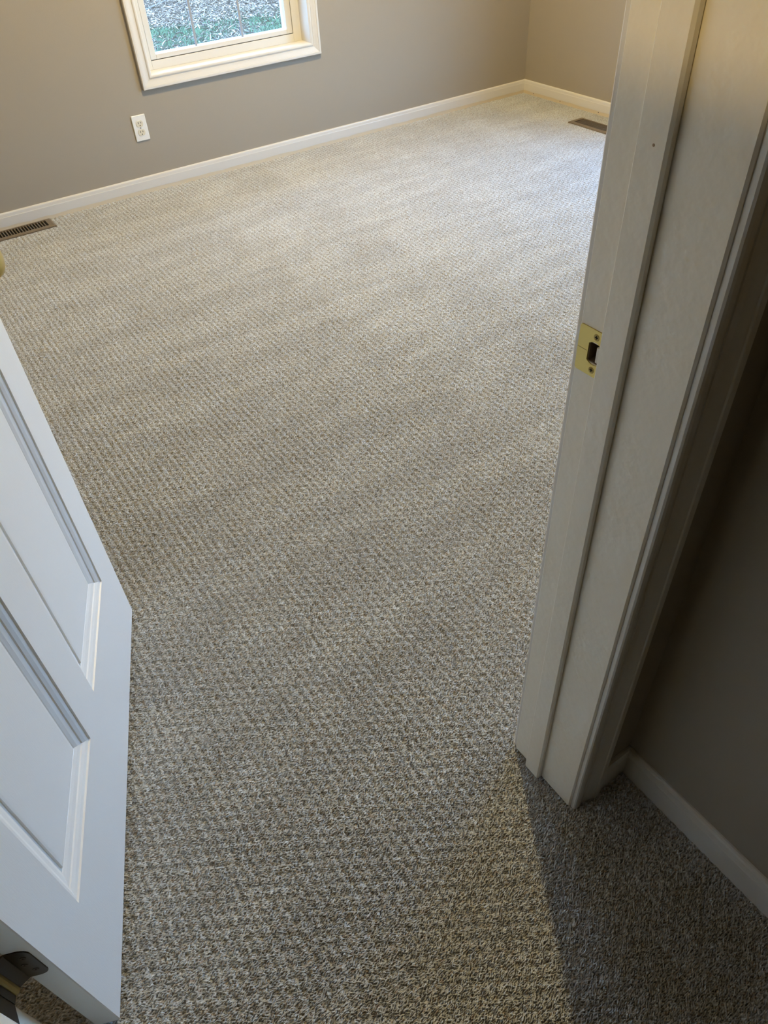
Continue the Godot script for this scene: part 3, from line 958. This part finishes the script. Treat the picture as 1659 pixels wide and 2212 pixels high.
# ------------------------------------------------------------------ yard beyond the window
func build_yard() -> void:
	var gy := -0.35
	var st := begin()
	box(st, Vector3(-30, gy - 0.3, -45), Vector3(35, gy, -3.62))
	box(st, Vector3(3.36, gy - 0.3, -3.62), Vector3(35, gy, 15))
	tag(commit(st, "ground", M.soil), "brown soil of the yard under the grass and leaves", "ground", "structure")
	var g := RandomNumberGenerator.new()
	g.seed = 4242
	# grass tufts
	var greens := [Color(0.026, 0.062, 0.016), Color(0.034, 0.078, 0.022), Color(0.048, 0.086, 0.028), Color(0.26, 0.235, 0.14)]
	var tuft := SurfaceTool.new()
	tuft.begin(Mesh.PRIMITIVE_TRIANGLES)
	for b in 14:
		var a := g.randf() * TAU
		var base_p := Vector3(g.randfn(0, 0.035), 0, g.randfn(0, 0.035))
		var lean := Vector3(cos(a), 0, sin(a)) * g.randf_range(0.015, 0.07)
		var h := g.randf_range(0.02, 0.055)
		var side := Vector3(-sin(a), 0, cos(a)) * g.randf_range(0.0025, 0.005)
		tuft.set_color(greens[g.randi() % 4])
		var mid := base_p + lean * 0.4 + Vector3.UP * h * 0.65
		var tip := base_p + lean + Vector3.UP * h
		tri(tuft, base_p - side, base_p + side, mid + side * 0.8, Vector3(cos(a), 0.5, sin(a)))
		tri(tuft, base_p - side, mid + side * 0.8, mid - side * 0.8, Vector3(cos(a), 0.5, sin(a)))
		tri(tuft, mid - side * 0.8, mid + side * 0.8, tip, Vector3(cos(a), 0.5, sin(a)))
	tuft.generate_normals()
	var patchy := FastNoiseLite.new()
	patchy.seed = 3
	patchy.frequency = 0.55
	var edge_n := FastNoiseLite.new()
	edge_n.seed = 8
	edge_n.frequency = 0.3
	var gt := []
	for k in 26000:
		var x := g.randf_range(-3.0, 9.0)
		var z := g.randf_range(-10.4, -4.2)
		var lim := -9.35 + 0.9 * edge_n.get_noise_1d(x)
		if z < lim - absf(g.randfn(0, 0.25)):
			continue
		if patchy.get_noise_2d(x, z) < -0.22 and g.randf() < 0.8:
			continue
		gt.append(Transform3D(Basis(Vector3.UP, g.randf() * TAU).scaled(Vector3.ONE * g.randf_range(0.7, 1.3)), Vector3(x, gy, z)))
	stuff_copies("grass", tuft.commit(), gt, "short green lawn grass seen through the lower window", "grass")
	# leaf litter: curled pale leaves and straw
	var browns := [Color(0.22, 0.15, 0.105), Color(0.13, 0.085, 0.058), Color(0.30, 0.215, 0.15), Color(0.07, 0.045, 0.032), Color(0.42, 0.31, 0.22)]
	var clump := SurfaceTool.new()
	clump.begin(Mesh.PRIMITIVE_TRIANGLES)
	for b in 40:
		var a := g.randf() * TAU
		var c := Vector3(g.randfn(0, 0.09), g.randf_range(0.003, 0.03), g.randfn(0, 0.09))
		var d := Vector3(cos(a), g.randfn(0, 0.3), sin(a)) * g.randf_range(0.02, 0.065)
		var s := Vector3(-sin(a), g.randfn(0, 0.4), cos(a)) * g.randf_range(0.002, 0.007)
		clump.set_color(browns[g.randi() % 5])
		var lift := Vector3.UP * 0.012
		tri(clump, c - d, c + s + lift, c + d, Vector3.UP)
		tri(clump, c - d, c + d, c - s + lift, Vector3.UP)
	clump.generate_normals()
	var lt := []
	for k in 15000:
		var x := g.randf_range(-3.0, 11.0)
		var z := g.randf_range(-17.0, -6.0)
		var lim := -8.9 + 0.9 * edge_n.get_noise_1d(x)
		if z > lim and g.randf() > (0.24 if patchy.get_noise_2d(x * 1.7, z * 1.7) > 0.05 else 0.05):
			continue
		lt.append(Transform3D(Basis(Vector3.UP, g.randf() * TAU).scaled(Vector3.ONE * g.randf_range(0.7, 1.3)), Vector3(x, gy, z)))
	stuff_copies("leaf_litter", clump.commit(), lt, "pale dead leaves and straw on the ground beyond the grass", "leaf litter")
	# unseen row of evergreens added to block low sky light from the window
	var proto: Node3D = null
	for k in 7:
		var at := Vector3(-13.5 + 5.5 * k + g.randf_range(-0.15, 0.15), gy, -17.5 + g.randf_range(-0.5, 0.5))
		var t: Node3D
		if proto == null:
			t = root("added_evergreen", at)
			st = begin()
			lathe(st, [Vector2(0.24, 0.0), Vector2(0.20, 1.2), Vector2(0.12, 7.0), Vector2(0.0, 12.6)], Transform3D.IDENTITY, 10)
			commit(st, "trunk", M.bark, t)
			st = begin()
			for tier in 8:
				var y0 := 0.7 + tier * 1.5
				var rr := 2.3 * (1.0 - tier / 9.0)
				lathe(st, [Vector2(0.0, y0 + 2.4), Vector2(rr * 0.55, y0 + 1.0), Vector2(rr, y0), Vector2(rr * 0.4, y0 + 0.3), Vector2(0.0, y0 + 0.4)], Transform3D.IDENTITY, 11)
			commit(st, "crown", M.needles, t)
			proto = t
		else:
			t = proto.duplicate()
			t.name = "added_evergreen_%03d" % k
			add_child(t, true)
			t.position = at
			t.rotation.y = g.randf() * TAU
			t.scale = Vector3.ONE * g.randf_range(0.95, 1.05)
		tag(t, "dark evergreen tree added out of view behind the yard to block sky light", "tree", "", "added evergreens behind the yard")
	branch("fallen_branch", [Vector3(2.15, gy + 0.04, -10.15), Vector3(2.7, gy + 0.06, -10.35), Vector3(3.1, gy + 0.05, -10.3), Vector3(3.6, gy + 0.09, -10.6)], 0.014, "long thin fallen branch lying on the dead leaves outside")

func stuff_copies(called: String, mesh: Mesh, places: Array, label: String, category: String) -> void:
	var mm := MultiMesh.new()
	mm.transform_format = MultiMesh.TRANSFORM_3D
	mm.mesh = mesh
	mm.instance_count = places.size()
	for i in places.size():
		mm.set_instance_transform(i, places[i])
	var mi := MultiMeshInstance3D.new()
	mi.name = called
	mi.multimesh = mm
	mi.material_override = M.vertex
	add_child(mi, true)
	tag(mi, label, category, "stuff")

func branch(called: String, pts: Array, rad: float, label: String) -> void:
	var st := begin()
	for i in pts.size() - 1:
		var a: Vector3 = pts[i]
		var b: Vector3 = pts[i + 1]
		var d := (b - a).normalized()
		var side := d.cross(Vector3.UP).normalized()
		var up := side.cross(d)
		var ra := rad * (1.0 - 0.25 * i)
		var rb := rad * (1.0 - 0.25 * (i + 1))
		for k in 7:
			var t0 := TAU * k / 7.0
			var t1 := TAU * (k + 1) / 7.0
			var n0 := side * cos(t0) + up * sin(t0)
			var n1 := side * cos(t1) + up * sin(t1)
			quad(st, a + n0 * ra, a + n1 * ra, b + n1 * rb, b + n0 * rb, n0 + n1)
	tag(commit(st, called, M.bark), label, "branch")
